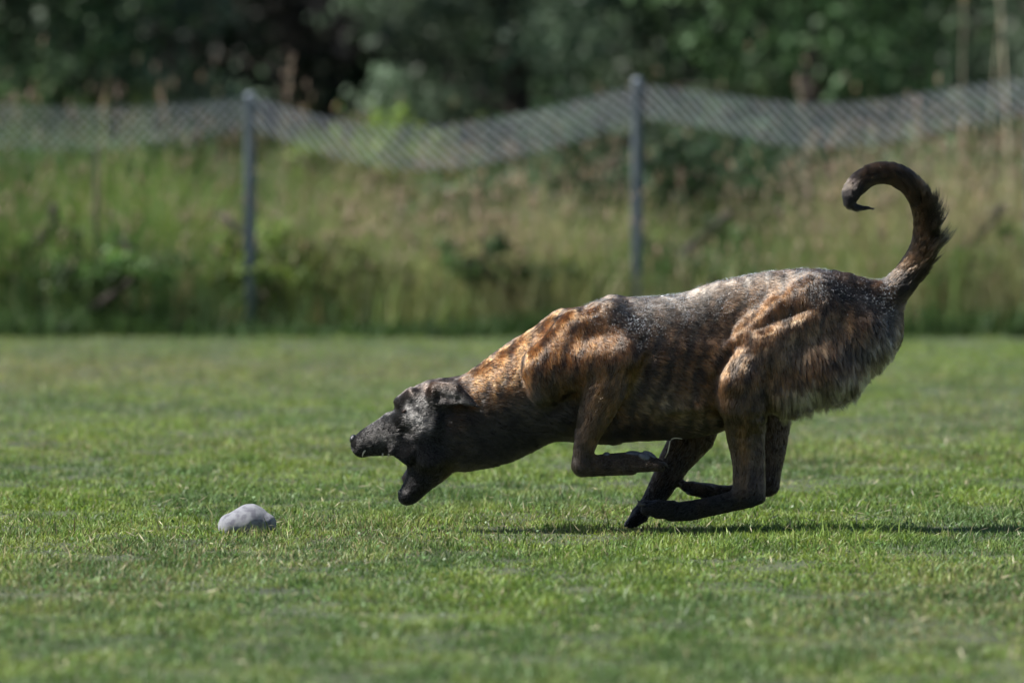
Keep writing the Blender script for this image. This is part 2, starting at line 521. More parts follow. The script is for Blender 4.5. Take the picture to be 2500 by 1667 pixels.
# bushes just behind the fence
BG = 'bushes behind the fence'
for i, (px, y, H, R, tint, lab, lf) in enumerate([
        (60, 14.5, 0.72, 0.42, 'mid', 'low bush behind the left end of the fence', 5000),
        (870, 15.5, 0.80, 0.40, 'lime', 'bright green bush at the foot of the dark gap', 4000),
        (1700, 13.0, 0.76, 0.48, 'deep', 'dark bush behind the fence beside the right post', 6500),
        (2050, 13.5, 0.70, 0.48, 'deep', 'dark low bush behind the curled tail', 6000),
        (2440, 14.0, 0.76, 0.45, 'mid', 'green bush behind the right end of the fence', 5000),
        (1250, 14.0, 0.64, 0.40, 'mid', 'low green bush behind the middle fence panel', 4500)]):
    tree('bush', lab, wx(px, y), y, H, R, 0.06, lf, GREENS[tint], 300 + i, BG, trunk_r=0.017, leaf=(0.03, 0.06), cat='bush', clumps=60)

WG = 'leafy weeds growing along the fence'
for i, (px, y, H, tint, lab) in enumerate([
        (55, 10.72, 0.54, (0.10, 0.16, 0.04), 'leafy bright weed at the left edge below the mesh'),
        (190, 10.56, 0.43, (0.07, 0.125, 0.04), 'green leafy weed left of the thin stake'),
        (500, 10.61, 0.51, (0.12, 0.17, 0.05), 'pale leafy weed just left of the left post'),
        (830, 10.78, 0.40, (0.14, 0.17, 0.06), 'yellowish leafy weed right of the left post'),
        (1330, 10.72, 0.43, (0.055, 0.10, 0.035), 'leafy weed left of the right post'),
        (1830, 10.84, 0.51, (0.07, 0.12, 0.04), 'green leafy weed between the right post and the tail'),
        (2390, 10.67, 0.54, (0.09, 0.15, 0.045), 'leafy green weed right of the tail')]):
    tree('leafy_weed', lab, wx(px, y), y, H, 0.15, 0.05, 1300, tint, 600 + i, WG, trunk_r=0.006, leaf=(0.018, 0.04), cat='weed', clumps=30)

# tall seed stalks of dock rising above the fence and pale dry stalks at the right
def stalk(name, label, cat, px, y, ztop, r0, spread, seed, mat_seed, group, n=70, size=0.03):
    r = np.random.default_rng(seed)
    X = wx(px, y)
    root = empty(name, (X, y, 0))
    tag(root, label, cat, group)
    t = np.linspace(0, 1, 7)
    bend = r.uniform(-0.12, 0.12)
    path = np.stack([bend * t ** 2, 0.04 * t, ztop * t - 0.02], 1)
    v, f = tube(path, r0 * (1 - 0.6 * t), 5)
    np_mesh('stem', v, f, M_STRAW, root)
    tt = 1 - 0.14 * r.random(n) ** 1.3
    c = np.stack([np.interp(tt, t, path[:, k]) for k in range(3)], 1) + r.normal(size=(n, 3)) * spread * (1.15 - tt)[:, None] * 2
    v, f = leaf_quads(c, r.uniform(size * 0.7, size * 1.4, n), r, 0.8)
    cols = np.array(mat_seed) * r.uniform(0.6, 1.3, (n, 1))
    np_mesh('seed_head', v, f, M_MEADOW, root, smooth=False, color=np.repeat(cols, 4, 0))['kind'] = 'stuff'
DG = 'rusty dock stalks rising above the fence'
for i, (px, py, lab) in enumerate([(440, 190, 'tall rusty dock stalk left of the left post'), 
                                   (680, 120, 'tallest rusty dock stalk against the dark gap'), (1985, 170, 'rusty dock stalk above the right mesh panel'), (1965, 395, 'short dock stalk beside the tail'), (1690, 400, 'short rusty dock stalk right of the right post'), (2300, 330, 'dock stalk at the right of the tail')]):
    stalk('dock_stalk', lab, 'plant', px, 11.5 + (i % 3) * 0.2, wz(py, 11.7), 0.0018, 0.020, 400 + i, (0.17, 0.12, 0.085), DG, 14, 0.017)
SG = 'pale dry stalks at the right edge'
for i, (px, lab) in enumerate([(2345, 'leftmost pale dry stalk above the right mesh'), (2400, 'middle thin pale dry stalk'), (2470, 'thick tan dry stalk at the right edge')]):
    stalk('dry_stalk', lab, 'plant', px, 13.0, 1.35 + 0.15 * i, 0.008 if i == 2 else 0.0035, 0.03, 500 + i, (0.30, 0.24, 0.15), SG, 40, 0.025)

lawn_weeds()

# ------------------------------------------------------------------ chain-link fence
def fence():
    root = empty('wire_mesh_fence', (wx(610, FY), FY, 0))
    O = np.array([wx(610, FY), FY, 0])
    tag(root, 'low sagging grey wire mesh fence on steel posts behind the lawn', 'fence')
    S = ppm(FY)
    posts = [(-335, 235), (610, 226), (1555, 190), (2520, 170), (3460, 180)]
    for (px, py) in posts:
        X, Z = wx(px, FY), wz(py, FY)
        rr = 0.018
        path = [(X, FY, -0.1), (X, FY, 0.3), (X + 0.002, FY, Z - 0.017), (X + 0.002, FY, Z - 0.016), (X + 0.002, FY, Z - 0.005), (X + 0.002, FY, Z)]
        v, f = tube(path, [rr, rr, rr, rr * 1.04, rr * 0.95, rr * 0.35], 14)
        np_mesh('post', v - O, f, M_GALV, root)
    # dark thin stake seen through the left panel
    v, f = tube([(wx(232, FY + 0.2), FY + 0.2, -0.1), (wx(236, FY + 0.2), FY + 0.2, wz(360, FY + 0.2))], [0.008, 0.007], 6)
    np_mesh('stake', v - O, f, M_BARK, root)
    top = [(-1300, 240), (-335, 238), (0, 258), (250, 262), (450, 254), (610, 236), (760, 282), (900, 306), (990, 312), (1150, 300), (1350, 258), (1555, 208),
           (1700, 222), (1850, 246), (1990, 255), (2150, 244), (2330, 212), (2520, 186), (2800, 250), (3200, 240), (3460, 195)]
    tx = np.array([wx(a, FY) for a, _ in top]); tz = np.array([wz(b, FY) for _, b in top])
    edges = [wx(p, FY) for p, _ in posts]
    def smooth_top(X):
        k_ = int(np.clip(np.searchsorted(edges, X) - 1, 0, len(edges) - 2))
        a_, b_ = edges[k_], edges[k_ + 1]
        o_ = np.linspace(-0.09, 0.09, 9); o_ = np.clip(X + o_ * min(1, (X - a_) / 0.09, (b_ - X) / 0.09), a_, b_)
        return float(np.interp(o_, tx, tz).mean())
    for k in range(len(edges) - 1):
        V, F, off = [], [], 0
        for X in np.arange(edges[k] + 0.02, edges[k + 1] - 0.017, 0.04):
            ZT = smooth_top(X)
            z = np.linspace(0, ZT - 0.006, int(ZT / 0.028))
            zig = np.where(np.arange(len(z)) % 2 == 0, -1, 1) * 0.021
            v, f = tube_fast(np.stack([np.clip(X + zig, edges[k] + 0.007, edges[k + 1] - 0.007), np.full(len(z), FY - 0.025), z + 0.006], 1), 0.0007)
            V.append(v); F.append(f + off); off += len(v)
        np_mesh('wire_mesh', np.concatenate(V) - O, np.concatenate(F), M_RUST, root)['kind'] = 'stuff'
        # slack top of the mesh flopped over: wires of one slant thickened to look lit
        V, F, off = [], [], 0
        lean = -1 if k == 0 else 1
        for (dr, wr, sp) in ((lean, 0.0029, 0.036), (-lean, 0.0012, 0.036)):
            for X in np.arange(edges[k] - 0.2, edges[k + 1] + 0.2, sp):
                t = np.linspace(0, 1, 9)
                uu = np.clip((X - edges[k]) / (edges[k + 1] - edges[k]), 0, 1)
                H_ = 0.108 + 0.04 * math.sin(math.pi * uu)
                x = X + dr * t * H_ * 1.05
                ok = (x > edges[k] + 0.012) & (x < edges[k + 1] - 0.012)
                if ok.sum() < 3: continue
                z = np.array([smooth_top(q) for q in x]) - t * H_
                path = np.stack([x, np.full(9, FY - 0.034) - 0.028 * t, z], 1)[ok]
                v, f = tube_fast(path, wr)
                V.append(v); F.append(f + off); off += len(v)
        xs_ = np.arange(edges[k] + 0.012, edges[k + 1] - 0.012, 0.028)
        v, f = tube_fast(np.stack([xs_, np.full(len(xs_), FY - 0.034), [smooth_top(q) for q in xs_]], 1), 0.0017)
        V.append(v); F.append(f + off)
        np_mesh('folded_mesh_edge', np.concatenate(V) - O, np.concatenate(F), M_WIRE, root)['kind'] = 'stuff'

def tube_fast(path, r):
    m = len(path)
    o = np.array([[0, -1, 0.2], [0.87, 0.5, 0.2], [-0.87, 0.5, -0.4]]) * r
    v = (path[:, None, :] + o[None]).reshape(-1, 3)
    k = np.arange(m - 1)[:, None] * 3
    f = np.concatenate([k + np.array([[a, b, b + 3]]) for a, b in ((0, 1), (1, 2), (2, 0))] + [k + np.array([[a, b + 3, a + 3]]) for a, b in ((0, 1), (1, 2), (2, 0))])
    return v, f
fence()

# ------------------------------------------------------------------ implicit surfaces (dog and ball), worked in millimetre-like photo units
PX = 1380.0
GROUND_PY = 1300.0
class Field:
    def __init__(s, lo, hi, step):
        s.lo, s.step = np.array(lo, np.float32), step
        s.n = [int(math.ceil((h - l) / step)) + 1 for l, h in zip(lo, hi)]
        s.ax = [np.arange(k, dtype=np.float32) * step + l for k, l in zip(s.n, lo)]
        s.d = np.full(s.n, 60.0, np.float32)
        s.segs = []
    def box(s, lo, hi):
        sl = []
        for a in range(3):
            i0 = max(0, int((lo[a] - s.lo[a]) / s.step)); i1 = min(s.n[a], int((hi[a] - s.lo[a]) / s.step) + 2)
            sl.append(slice(i0, max(i1, i0 + 1)))
        return tuple(sl)
    def add(s, g, sub=False):
        gs = g['group'] if 'group' in g else [g]
        k = gs[0]['k']
        lo = np.min([np.minimum(q['p1'], q['p2']) - (max(*q['r1'], *q['r2']) + k + 14) for q in gs], 0)
        hi = np.max([np.maximum(q['p1'], q['p2']) + (max(*q['r1'], *q['r2']) + k + 14) for q in gs], 0)
        sl = s.box(lo, hi)
        if len(gs) == 1:
            X, Z, Y = np.meshgrid(s.ax[0][sl[0]], s.ax[1][sl[1]], s.ax[2][sl[2]], indexing='ij')
            d = seg_dist(gs[0], X, Z, Y)
        else:
            d = np.full(s.d[sl].shape, 60.0, np.float32)
            for q in gs:
                R = max(*q['r1'], *q['r2']) + k + 14
                s2 = s.box(np.minimum(q['p1'], q['p2']) - R, np.maximum(q['p1'], q['p2']) + R)
                X, Z, Y = np.meshgrid(s.ax[0][s2[0]], s.ax[1][s2[1]], s.ax[2][s2[2]], indexing='ij')
                loc = tuple(slice(b.start - a.start, b.stop - a.start) for a, b in zip(sl, s2))
                d[loc] = np.minimum(d[loc], seg_dist(q, X, Z, Y))
        a = s.d[sl]
        if sub:
            h = np.maximum(k - np.abs(a + d), 0) / k
            s.d[sl] = np.maximum(a, -d) + h * h * k * 0.25
        else:
            h = np.maximum(k - np.abs(a - d), 0) / k
            s.d[sl] = np.minimum(a, d) - h * h * k * 0.25
            s.segs.extend(gs)
    def mesh(s):
        """naive surface nets -> verts, quads"""
        d = s.d
        ins = d < 0
        nx, ny, nz = s.n
        cnt = np.zeros((nx - 1, ny - 1, nz - 1), np.int8)
        acc = np.zeros((nx - 1, ny - 1, nz - 1, 3), np.float32)
        num = np.zeros((nx - 1, ny - 1, nz - 1), np.float32)
        c = [(0, 0, 0), (1, 0, 0), (0, 1, 0), (1, 1, 0), (0, 0, 1), (1, 0, 1), (0, 1, 1), (1, 1, 1)]
        def cr(o): return (slice(o[0], nx - 1 + o[0]), slice(o[1], ny - 1 + o[1]), slice(o[2], nz - 1 + o[2]))
        for a in range(8):
            for b in range(a + 1, 8):
                df = [c[b][i] - c[a][i] for i in range(3)]
                if sum(abs(q) for q in df) != 1: continue
                da, db = d[cr(c[a])], d[cr(c[b])]
                m = (da < 0) != (db < 0)
                t = np.where(m, da / np.where(m, da - db, 1), 0)
                for i in range(3):
                    acc[..., i] += np.where(m, c[a][i] + t * df[i], 0)
                num += m
        act = num > 0
        idx = np.full(act.shape, -1, np.int64)
        idx[act] = np.arange(act.sum())
        ijk = np.argwhere(act).astype(np.float32)
        v = (ijk + acc[act] / num[act][:, None]) * s.step + s.lo
        F = []
        for ax in range(3):
            o = [0, 0, 0]; o[ax] = 1
            A = ins[:-1 if ax == 0 else None, :-1 if ax == 1 else None, :-1 if ax == 2 else None]
            B = ins[1 if ax == 0 else 0:, 1 if ax == 1 else 0:, 1 if ax == 2 else 0:]
            e = np.argwhere(A != B)
            u, w = [(1, 2), (2, 0), (0, 1)][ax]
            e = e[(e[:, u] > 0) & (e[:, w] > 0)]
            e = e[(e[:, u] < idx.shape[u]) & (e[:, w] < idx.shape[w]) & (e[:, ax] < idx.shape[ax])]
            def at(du, dw):
                q = e.copy(); q[:, u] -= du; q[:, w] -= dw
                return idx[q[:, 0], q[:, 1], q[:, 2]]
            quad = np.stack([at(1, 1), at(0, 1), at(0, 0), at(1, 0)], 1)
            fl = ~A[e[:, 0], e[:, 1], e[:, 2]]
            quad[fl] = quad[fl][:, ::-1]
            F.append(quad[(quad >= 0).all(1)])
        return v, np.concatenate(F)

def seg_dist(g, X, Z, Y):
    p1, p2 = g['p1'], g['p2']
    ax, az = p2[0] - p1[0], p2[1] - p1[1]
    L2 = ax * ax + az * az
    L = math.sqrt(L2) + 1e-6
    ux, uz = (ax / L, az / L) if L > 1e-3 else (1.0, 0.0)
    a = (X - p1[0]) * ux + (Z - p1[1]) * uz
    b = -(X - p1[0]) * uz + (Z - p1[1]) * ux          # + is "up" for a left-to-right axis
    t = np.clip(a / L, 0, 1)
    over = a - t * L
    up = g['r1'][0] + (g['r2'][0] - g['r1'][0]) * t
    dn = g['r1'][1] + (g['r2'][1] - g['r1'][1]) * t
    w = g['r1'][2] + (g['r2'][2] - g['r1'][2]) * t
    y = Y - (p1[2] + (p2[2] - p1[2]) * t)
    h = np.where(b > 0, up, dn)
    rm = np.minimum(h, w)
    q = np.sqrt((b / h) ** 2 + (y / w) ** 2 + (over / np.maximum(rm, (up + dn) * 0.5 * g['cap'])) ** 2 + 1e-9)
    return (q - 1) * rm

def S(p1, p2, r1, r2, lat=(0, 0), k=26, fl=14, lift=0.22, flow=None, cap=0.0, dens=1.0, tone=None):
    """p in photo pixels (x, y-down); r = (upper half, lower half, half width)"""
    r1 = r1 if len(r1) == 3 else (r1[0], r1[0], r1[1])
    r2 = r2 if len(r2) == 3 else (r2[0], r2[0], r2[1])
    return dict(p1=np.array([p1[0], -p1[1], lat[0]], float), p2=np.array([p2[0], -p2[1], lat[1]], float), r1=r1, r2=r2, k=k, fl=fl, lift=lift, flow=flow, cap=cap, dens=dens, tone=tone)

def chain(pts, **kw):
    """pts: (x, y, up, down, width[, lat])"""
    P = np.array([tuple(p) + ((0,) if len(p) < 6 else ()) for p in pts], float)
    P = np.concatenate([[2 * P[0] - P[1]], P, [2 * P[-1] - P[-2]]])
    Q = []
    for i in range(1, len(P) - 2):
        for j in range(3):
            t = j / 3
            a, b, c, d = P[i - 1:i + 3]
            Q.append(0.5 * (2 * b + (c - a) * t + (2 * a - 5 * b + 4 * c - d) * t * t + (3 * b - a - 3 * c + d) * t ** 3))
    Q.append(P[-2])
    return [dict(group=[S(a[:2], b[:2], tuple(a[2:5]), tuple(b[2:5]), (a[5], b[5]), **kw) for a, b in zip(Q[:-1], Q[1:])])]

def dog_segments():
    g = []
    # trunk
    g += chain([(1400, 905, 146, 150, 92), (1500, 898, 166, 176, 110), (1600, 893, 167, 180, 118), (1700, 880, 166, 182, 106), (1800, 848, 168, 170, 92),
                (1900, 812, 150, 130, 96), (2000, 800, 143, 125, 96), (2085, 795, 122, 110, 88), (2135, 795, 92, 90, 70)], k=30, fl=15, flow=(1, -0.35))
    # neck
    g += chain([(1105, 1022, 88, 130, 66), (1200, 998, 106, 136, 74), (1310, 938, 122, 138, 88), (1400, 905, 140, 145, 92)], k=30, fl=17, flow=(1, -0.25))
    g.append(S((1340, 1010), (1480, 1020), (55, 45, 60), (50, 50, 70), k=40, fl=22, flow=(1, -0.6), lift=0.3))     # breast bone
    # head, upper
    hd = dict(k=18, fl=9, lift=0.2)
    g += chain([(878, 1087, 26, 26, 23), (902, 1079, 36, 36, 27), (935, 1068, 45, 45, 32), (968, 1060, 52, 52, 37)], **dict(hd, fl=5, k=14))
    g += chain([(968, 1058, 44, 50, 36), (1012, 1022, 62, 62, 54), (1060, 985, 58, 62, 62), (1108, 980, 54, 60, 56)], **hd)
    g.append(S((878, 1088), (882, 1100), (15, 15), (16, 17), k=10, fl=2, lift=0.1))                                   # chin of upper lip
    for sd in (-1, 1):
        g.append(S((975, 984), (1005, 966), (15, 13), (20, 16), (26 * sd, 32 * sd), k=14, fl=6, lift=0.3))           # brow
        g.append(S((985, 1020), (1060, 1035), (16, 12), (26, 16), (38 * sd, 54 * sd), k=18, fl=7, lift=0.15))        # cheek bone
        g.append(S((1035, 1060), (1062, 1120), (36, 20), (40, 22), (40 * sd, 38 * sd), k=22, fl=8, flow=(1, -0.6)))  # jaw muscle
        g.append(S((960, 1092), (1000, 1112), (16, 8), (24, 10), (28 * sd, 36 * sd), k=12, fl=5, lift=0.1))          # lip corner
    # lower jaw, dropped wide open
    g += chain([(1062, 1105, 46, 60, 44), (1040, 1150, 42, 56, 39), (1021, 1180, 32, 41, 32), (1002, 1204, 27, 31, 26), (993, 1213, 21, 22, 22)], **dict(hd, k=16, fl=5))
    g.append(S((1080, 1105), (1066, 1138), (38, 36), (32, 32), k=26, fl=14, flow=(1, -0.3)))
    # ears folded back
    for sd in (-1, 1):
        g.append(S((1058, 956), (1112, 957), (28, 30, 14), (27, 28, 11), (58 * sd, 84 * sd), k=12, fl=7, lift=0.2))
        g.append(S((1112, 957), (1168, 988), (25, 26, 9), (4, 3, 4), (86 * sd, 104 * sd), k=6, fl=7, lift=0.2))
    # tail
    tl = [(2140, 745, 44), (2180, 712, 32), (2217, 668, 24), (2242, 622, 20), (2256, 575, 19), (2257, 530, 19), (2246, 488, 19), (2222, 452, 19), (2186, 428, 19), (2146, 424, 18),
          (2110, 438, 17), (2084, 463, 15), (2075, 488, 11), (2090, 504, 7), (2124, 508, 3)]
    g.append(S((2140, 745), (2185, 708), (44, 42), (30, 29), k=34, fl=20, lift=0.26, tone='tail', dens=1.5))
    g += chain([(q[0], q[1], q[2] + (3 if 1 < i_ < 12 else 0), q[2] + (3 if 1 < i_ < 12 else 0), q[2] + 1) for i_, q in enumerate(tl)][1:13], k=14, fl=26, lift=0.42, tone='tail', dens=1.5)
    g += chain([(q[0], q[1], q[2], q[2], q[2]) for q in tl[11:]], k=6, fl=14, lift=0.2, tone='tail', dens=1.5)
    # hind quarters
    for sd in (-1, 1):
        near = sd < 0
        L = lambda v: v * sd
        g.append(S((2010, 745), (1880, 850), (80, 48), (72, 46), (L(62), L(78)), k=34, fl=15, flow=(-0.1, -1)))
        g.append(S((1880, 850), (1795, 925), (72, 48), (46, 42), (L(84), L(102)), k=30, fl=14, flow=(-0.1, -1)))
        g.append(S((2110, 800), (2010, 890), (64, 50), (78, 50), (L(52), L(70)), k=34, fl=26, flow=(0.35, -1), lift=0.3))
        g.append(S((2010, 890), (1895, 950), (78, 50), (58, 44), (L(70), L(78)), k=34, fl=34, flow=(0.25, -1), lift=0.3))
        g.append(S((2128, 840), (2070, 905), (42, 40), (36, 36), (L(46), L(58)), k=30, fl=42, flow=(0.4, -1), lift=0.34))
        if near:
            g += chain([(1806, 925, 62, 56, 44, -102), (1812, 990, 60, 52, 40, -96), (1818, 1060, 46, 45, 30, -80), (1826, 1125, 39, 40, 23, -77), (1830, 1186, 34, 42, 23, -75)], k=14, fl=11, lift=0.2, tone='leg')
            g.append(S((1842, 1150), (1856, 1212), (16, 12), (11, 12), (-75, -75), k=10, fl=7, tone='leg'))
            g += chain([(1832, 1206, 27, 24, 22, -75), (1750, 1228, 23, 22, 20, -75), (1680, 1243, 23, 24, 21, -75), (1640, 1246, 20, 22, 27, -75)], k=12, fl=9, lift=0.2, tone='leg')
            for j, o in enumerate((-27, -9, 10, 27)):
                g.append(S((1645, 1246 - abs(o) * 0.2), (1604, 1238 + (2 if j in (0, 3) else -2)), (22, 13), (20, 13), (-75 + o * 0.7, -75 + o), k=5, fl=7, tone='leg'))
                g.append(S((1604, 1238), (1574, 1228 + (12 if j in (0, 3) else 2)), (20, 13), (13, 11), (-75 + o, -75 + o), k=5, fl=5, tone='leg'))
        else:
            g += chain([(1855, 940, 60, 48, 40, 80), (1880, 1010, 56, 48, 36, 80), (1890, 1080, 37, 36, 27, 78), (1888, 1140, 26, 31, 21, 76), (1880, 1186, 25, 31, 21, 75)], k=14, fl=11, lift=0.2, tone='leg')
            g += chain([(1878, 1190, 26, 22, 24, 75), (1790, 1210, 22, 21, 21, 75), (1728, 1205, 18, 20, 23, 75)], k=12, fl=9, tone='leg')
            for j, o in enumerate((-27, -9, 10, 27)):
                g.append(S((1735, 1204), (1692, 1196 + 2 * (j % 2)), (18, 13), (16, 12), (75 + o * 0.7, 75 + o), k=5, fl=7, tone='leg'))
                g.append(S((1692, 1196), (1674, 1192), (15, 12), (11, 10), (75 + o, 75 + o), k=5, fl=5, tone='leg'))
    # flank skin fold and hip ridges (near and far)
    for sd in (-1, 1):
        g.append(S((1812, 832), (1768, 905), (16, 14), (26, 18), (92 * sd, 100 * sd), k=22, fl=12, flow=(-0.6, -1), lift=0.3))
        g.append(S((1985, 700), (1900, 748), (12, 9), (12, 9), (74 * sd, 90 * sd), k=26, fl=9, flow=(0.3, -1), lift=0.1))
        g.append(S((1900, 742), (1812, 812), (13, 11), (11, 9), (90 * sd, 100 * sd), k=26, fl=9, flow=(0.2, -1), lift=0.1))
        g.append(S((1985, 780), (1850, 828), (20, 14), (13, 10), (96 * sd, 112 * sd), k=30, fl=10, flow=(0.4, -1), lift=0.1))
    # shoulders and forelegs
    for sd in (-1, 1):
        L = lambda v: v * sd
        g.append(S((1490, 752), (1415, 812), (12, 12, 22), (40, 40, 30), (L(36), L(74)), k=40, fl=13, flow=(0.6, -1)))      # scapula
        g.append(S((1420, 800), (1330, 890), (52, 36), (50, 40), (L(80), L(92)), k=22, fl=13, flow=(0.4, -1)))
        g.append(S((1322, 900), (1330, 950), (42, 38), (36, 34), (L(90), L(84)), k=20, fl=14, flow=(0.3, -1)))              # point of shoulder
        g.append(S((1470, 770), (1530, 830), (34, 24), (26, 20), (L(80), L(108)), k=34, fl=12, flow=(0.5, -1)))             # triceps
    g += chain([(1340, 905, 56, 66, 42, -94), (1440, 882, 54, 66, 42, -106), (1530, 868, 26, 40, 30, -120)], k=30, fl=12, flow=(0.35, -1))
    g.append(S((1535, 858), (1556, 856), (18, 17), (12, 12), (-120, -122), k=12, fl=6, flow=(0.5, -1)))                     # elbow
    g += chain([(1494, 885, 46, 50, 33, -120), (1474, 945, 52, 54, 32, -120), (1456, 1000, 42, 46, 28, -116), (1438, 1048, 31, 34, 25, -112), (1426, 1092, 24, 27, 22, -107), (1421, 1128, 24, 25, 22, -104)], k=12, fl=10, lift=0.2, tone='leg')
    g += chain([(1420, 1133, 25, 25, 22, -103), (1470, 1131, 27, 25, 21, -102), (1535, 1126, 27, 28, 27, -102)], k=10, fl=9, lift=0.2, tone='leg')
    for j, o in enumerate((-27, -9, 10, 27)):
        g.append(S((1530, 1126), (1582, 1118 + abs(o) * 0.3), (24, 12), (19, 10), (-102 + o * 0.7, -102 + o), k=3, fl=7, tone='leg'))
        g.append(S((1582, 1118 + abs(o) * 0.3), (1612, 1128 + abs(o) * 0.2), (18, 10), (12, 9), (-102 + o, -102 + o * 1.15), k=3, fl=5, tone='leg'))
    g += chain([(1560, 960, 70, 70, 40, 96), (1700, 1030, 62, 62, 36, 104), (1652, 1130, 40, 40, 28, 100), (1614, 1198, 31, 30, 22, 98), (1588, 1234, 23, 22, 20, 98), (1560, 1264, 18, 18, 21, 98)], k=14, fl=10, lift=0.2, tone='leg')
    for j, o in enumerate((-27, -9, 10, 27)):
        g.append(S((1568, 1262), (1550, 1278), (19, 13), (14, 12), (98 + o * 0.7, 98 + o), k=5, fl=7, tone='leg'))
        g.append(S((1550, 1278), (1536, 1286), (14, 12), (9, 10), (98 + o, 98 + o), k=5, fl=5, tone='leg'))
    # fine ridges of muscle on the near and far shoulder, ribs
    for sd in (-1, 1):
        g.append(S((1430, 880), (1525, 852), (14, 9), (12, 8), (132 * sd, 130 * sd), k=34, fl=9, flow=(0.4, -1)))
        for i in range(6):
            x = 1600 + i * 36
            g.append(S((x - 6, 850), (x + 30, 990), (9, 8), (8, 8), (90 * sd, 109 * sd), k=34, fl=12, flow=(0.8, -0.8)))
    return g

def dog_subs():
    s = []
    # mouth cavity
    s.append(S((950, 990), (953, 996), (9, 9, 40), (9, 9, 40), k=12))      # stop
    s.append(S((930, 1140), (978, 1128), (13, 13, 20), (9, 9, 18), k=8))
    s.append(S((974, 1186), (996, 1142), (8, 8, 13), (9, 9, 14), k=6))
    for sd in (-1, 1):
        s.append(S((1066, 968), (1116, 972), (16, 16, 12), (9, 10, 8), (78 * sd, 99 * sd), k=6))      # ear cup
        s.append(S((1088, 1004), (1160, 1006), (10, 14, 18), (8, 12, 20), (78 * sd, 88 * sd), k=10))    # below the ear flap
        s.append(S((1838, 1055), (1846, 1155), (7, 7, 9), (7, 7, 9), (112 * sd, 102 * sd), k=14))     # hollow before the hock tendon
        s.append(S((985, 1003), (1003, 999), (5, 5), (5, 5), (60 * sd, 62 * sd), k=10))              # eye socket
        s.append(S((1398, 968), (1330, 1010), (10, 14), (10, 14), (118 * sd, 100 * sd), k=22))       # hollow below the upper arm
        s.append(S((1500, 745), (1560, 830), (7, 8), (8, 8), (106 * sd, 124 * sd), k=20))            # behind shoulder blade
        s.append(S((1580, 868), (1542, 985), (6, 7, 9), (12, 12, 16), (128 * sd, 126 * sd), k=18))            # behind elbow
        s.append(S((1792, 838), (1738, 925), (9, 11), (11, 12), (116 * sd, 124 * sd), k=18))         # before the thigh
        s.append(S((1738, 925), (1742, 1010), (11, 12), (12, 12), (124 * sd, 116 * sd), k=18))
        s.append(S((1960, 752), (1850, 795), (5, 6), (5, 6), (114 * sd, 124 * sd), k=18))            # between thigh ridges
    return s

def to_world(v):
    o = np.empty_like(v)
    o[:, 0] = (v[:, 0] - 1250) / PX
    o[:, 1] = v[:, 2] / PX
    o[:, 2] = (GROUND_PY + v[:, 1]) / PX
    return o

STEP = 4.0
fld = Field((830, -1300, -190), (2310, -380, 190), STEP)
for s_ in dog_segments(): fld.add(s_)
for s_ in dog_subs(): fld.add(s_, True)
dv, dq = fld.mesh()
# two light smoothing passes (umbrella)
def smooth(v, q, it, lam=0.5):
    e = np.concatenate([q[:, [0, 1]], q[:, [1, 2]], q[:, [2, 3]], q[:, [3, 0]]])
    n = len(v)
    for _ in range(it):
        a = np.zeros_like(v); c = np.zeros(n)
        for i, j in ((0, 1), (1, 0)):
            for k in range(3): a[:, k] += np.bincount(e[:, i], weights=v[e[:, j], k], minlength=n)
            c += np.bincount(e[:, i], minlength=n)
        v = v * (1 - lam) + lam * a / np.maximum(c, 1)[:, None]
    return v.astype(np.float32)
dv = smooth(dv, dq, 4)

def soft_mask(v):
    x, y = v[:, 0], -v[:, 1]
    g = lambda cx, cy, rx, ry: np.exp(-((x - cx) / rx) ** 2 - ((y - cy) / ry) ** 2)
    return np.clip(g(1420, 780, 150, 70) * 1.3 + g(1900, 770, 120, 70) * 0.8 + g(1600, 850, 60, 60) * 0.8, 0, 1)[:, None]
_m = soft_mask(dv)
dv = (dv * (1 - _m) + smooth(dv, dq, 22) * _m).astype(np.float32)

def vert_normals(v, q):
    n = np.cross(v[q[:, 2]] - v[q[:, 0]], v[q[:, 3]] - v[q[:, 1]])
    out = np.zeros_like(v)
    for c in range(4):
        for k in range(3): out[:, k] += np.bincount(q[:, c], weights=n[:, k], minlength=len(v))
    return out / (np.linalg.norm(out, axis=1, keepdims=True) + 1e-9)

# --- coat colour: brindle
def blob(x, y, cx, cy, rx, ry, ang=0.0):
    c, s = math.cos(ang), math.sin(ang)
    u, w = (x - cx) * c + (y - cy) * s, -(x - cx) * s + (y - cy) * c
    return np.exp(-(u / rx) ** 2 - (w / ry) ** 2)

def ytop(x):
    return np.interp(x, [1424, 1499, 1573, 1701, 1807, 1913, 2020, 2083, 2147], [733, 716, 723, 702, 672, 654, 648, 664, 691])

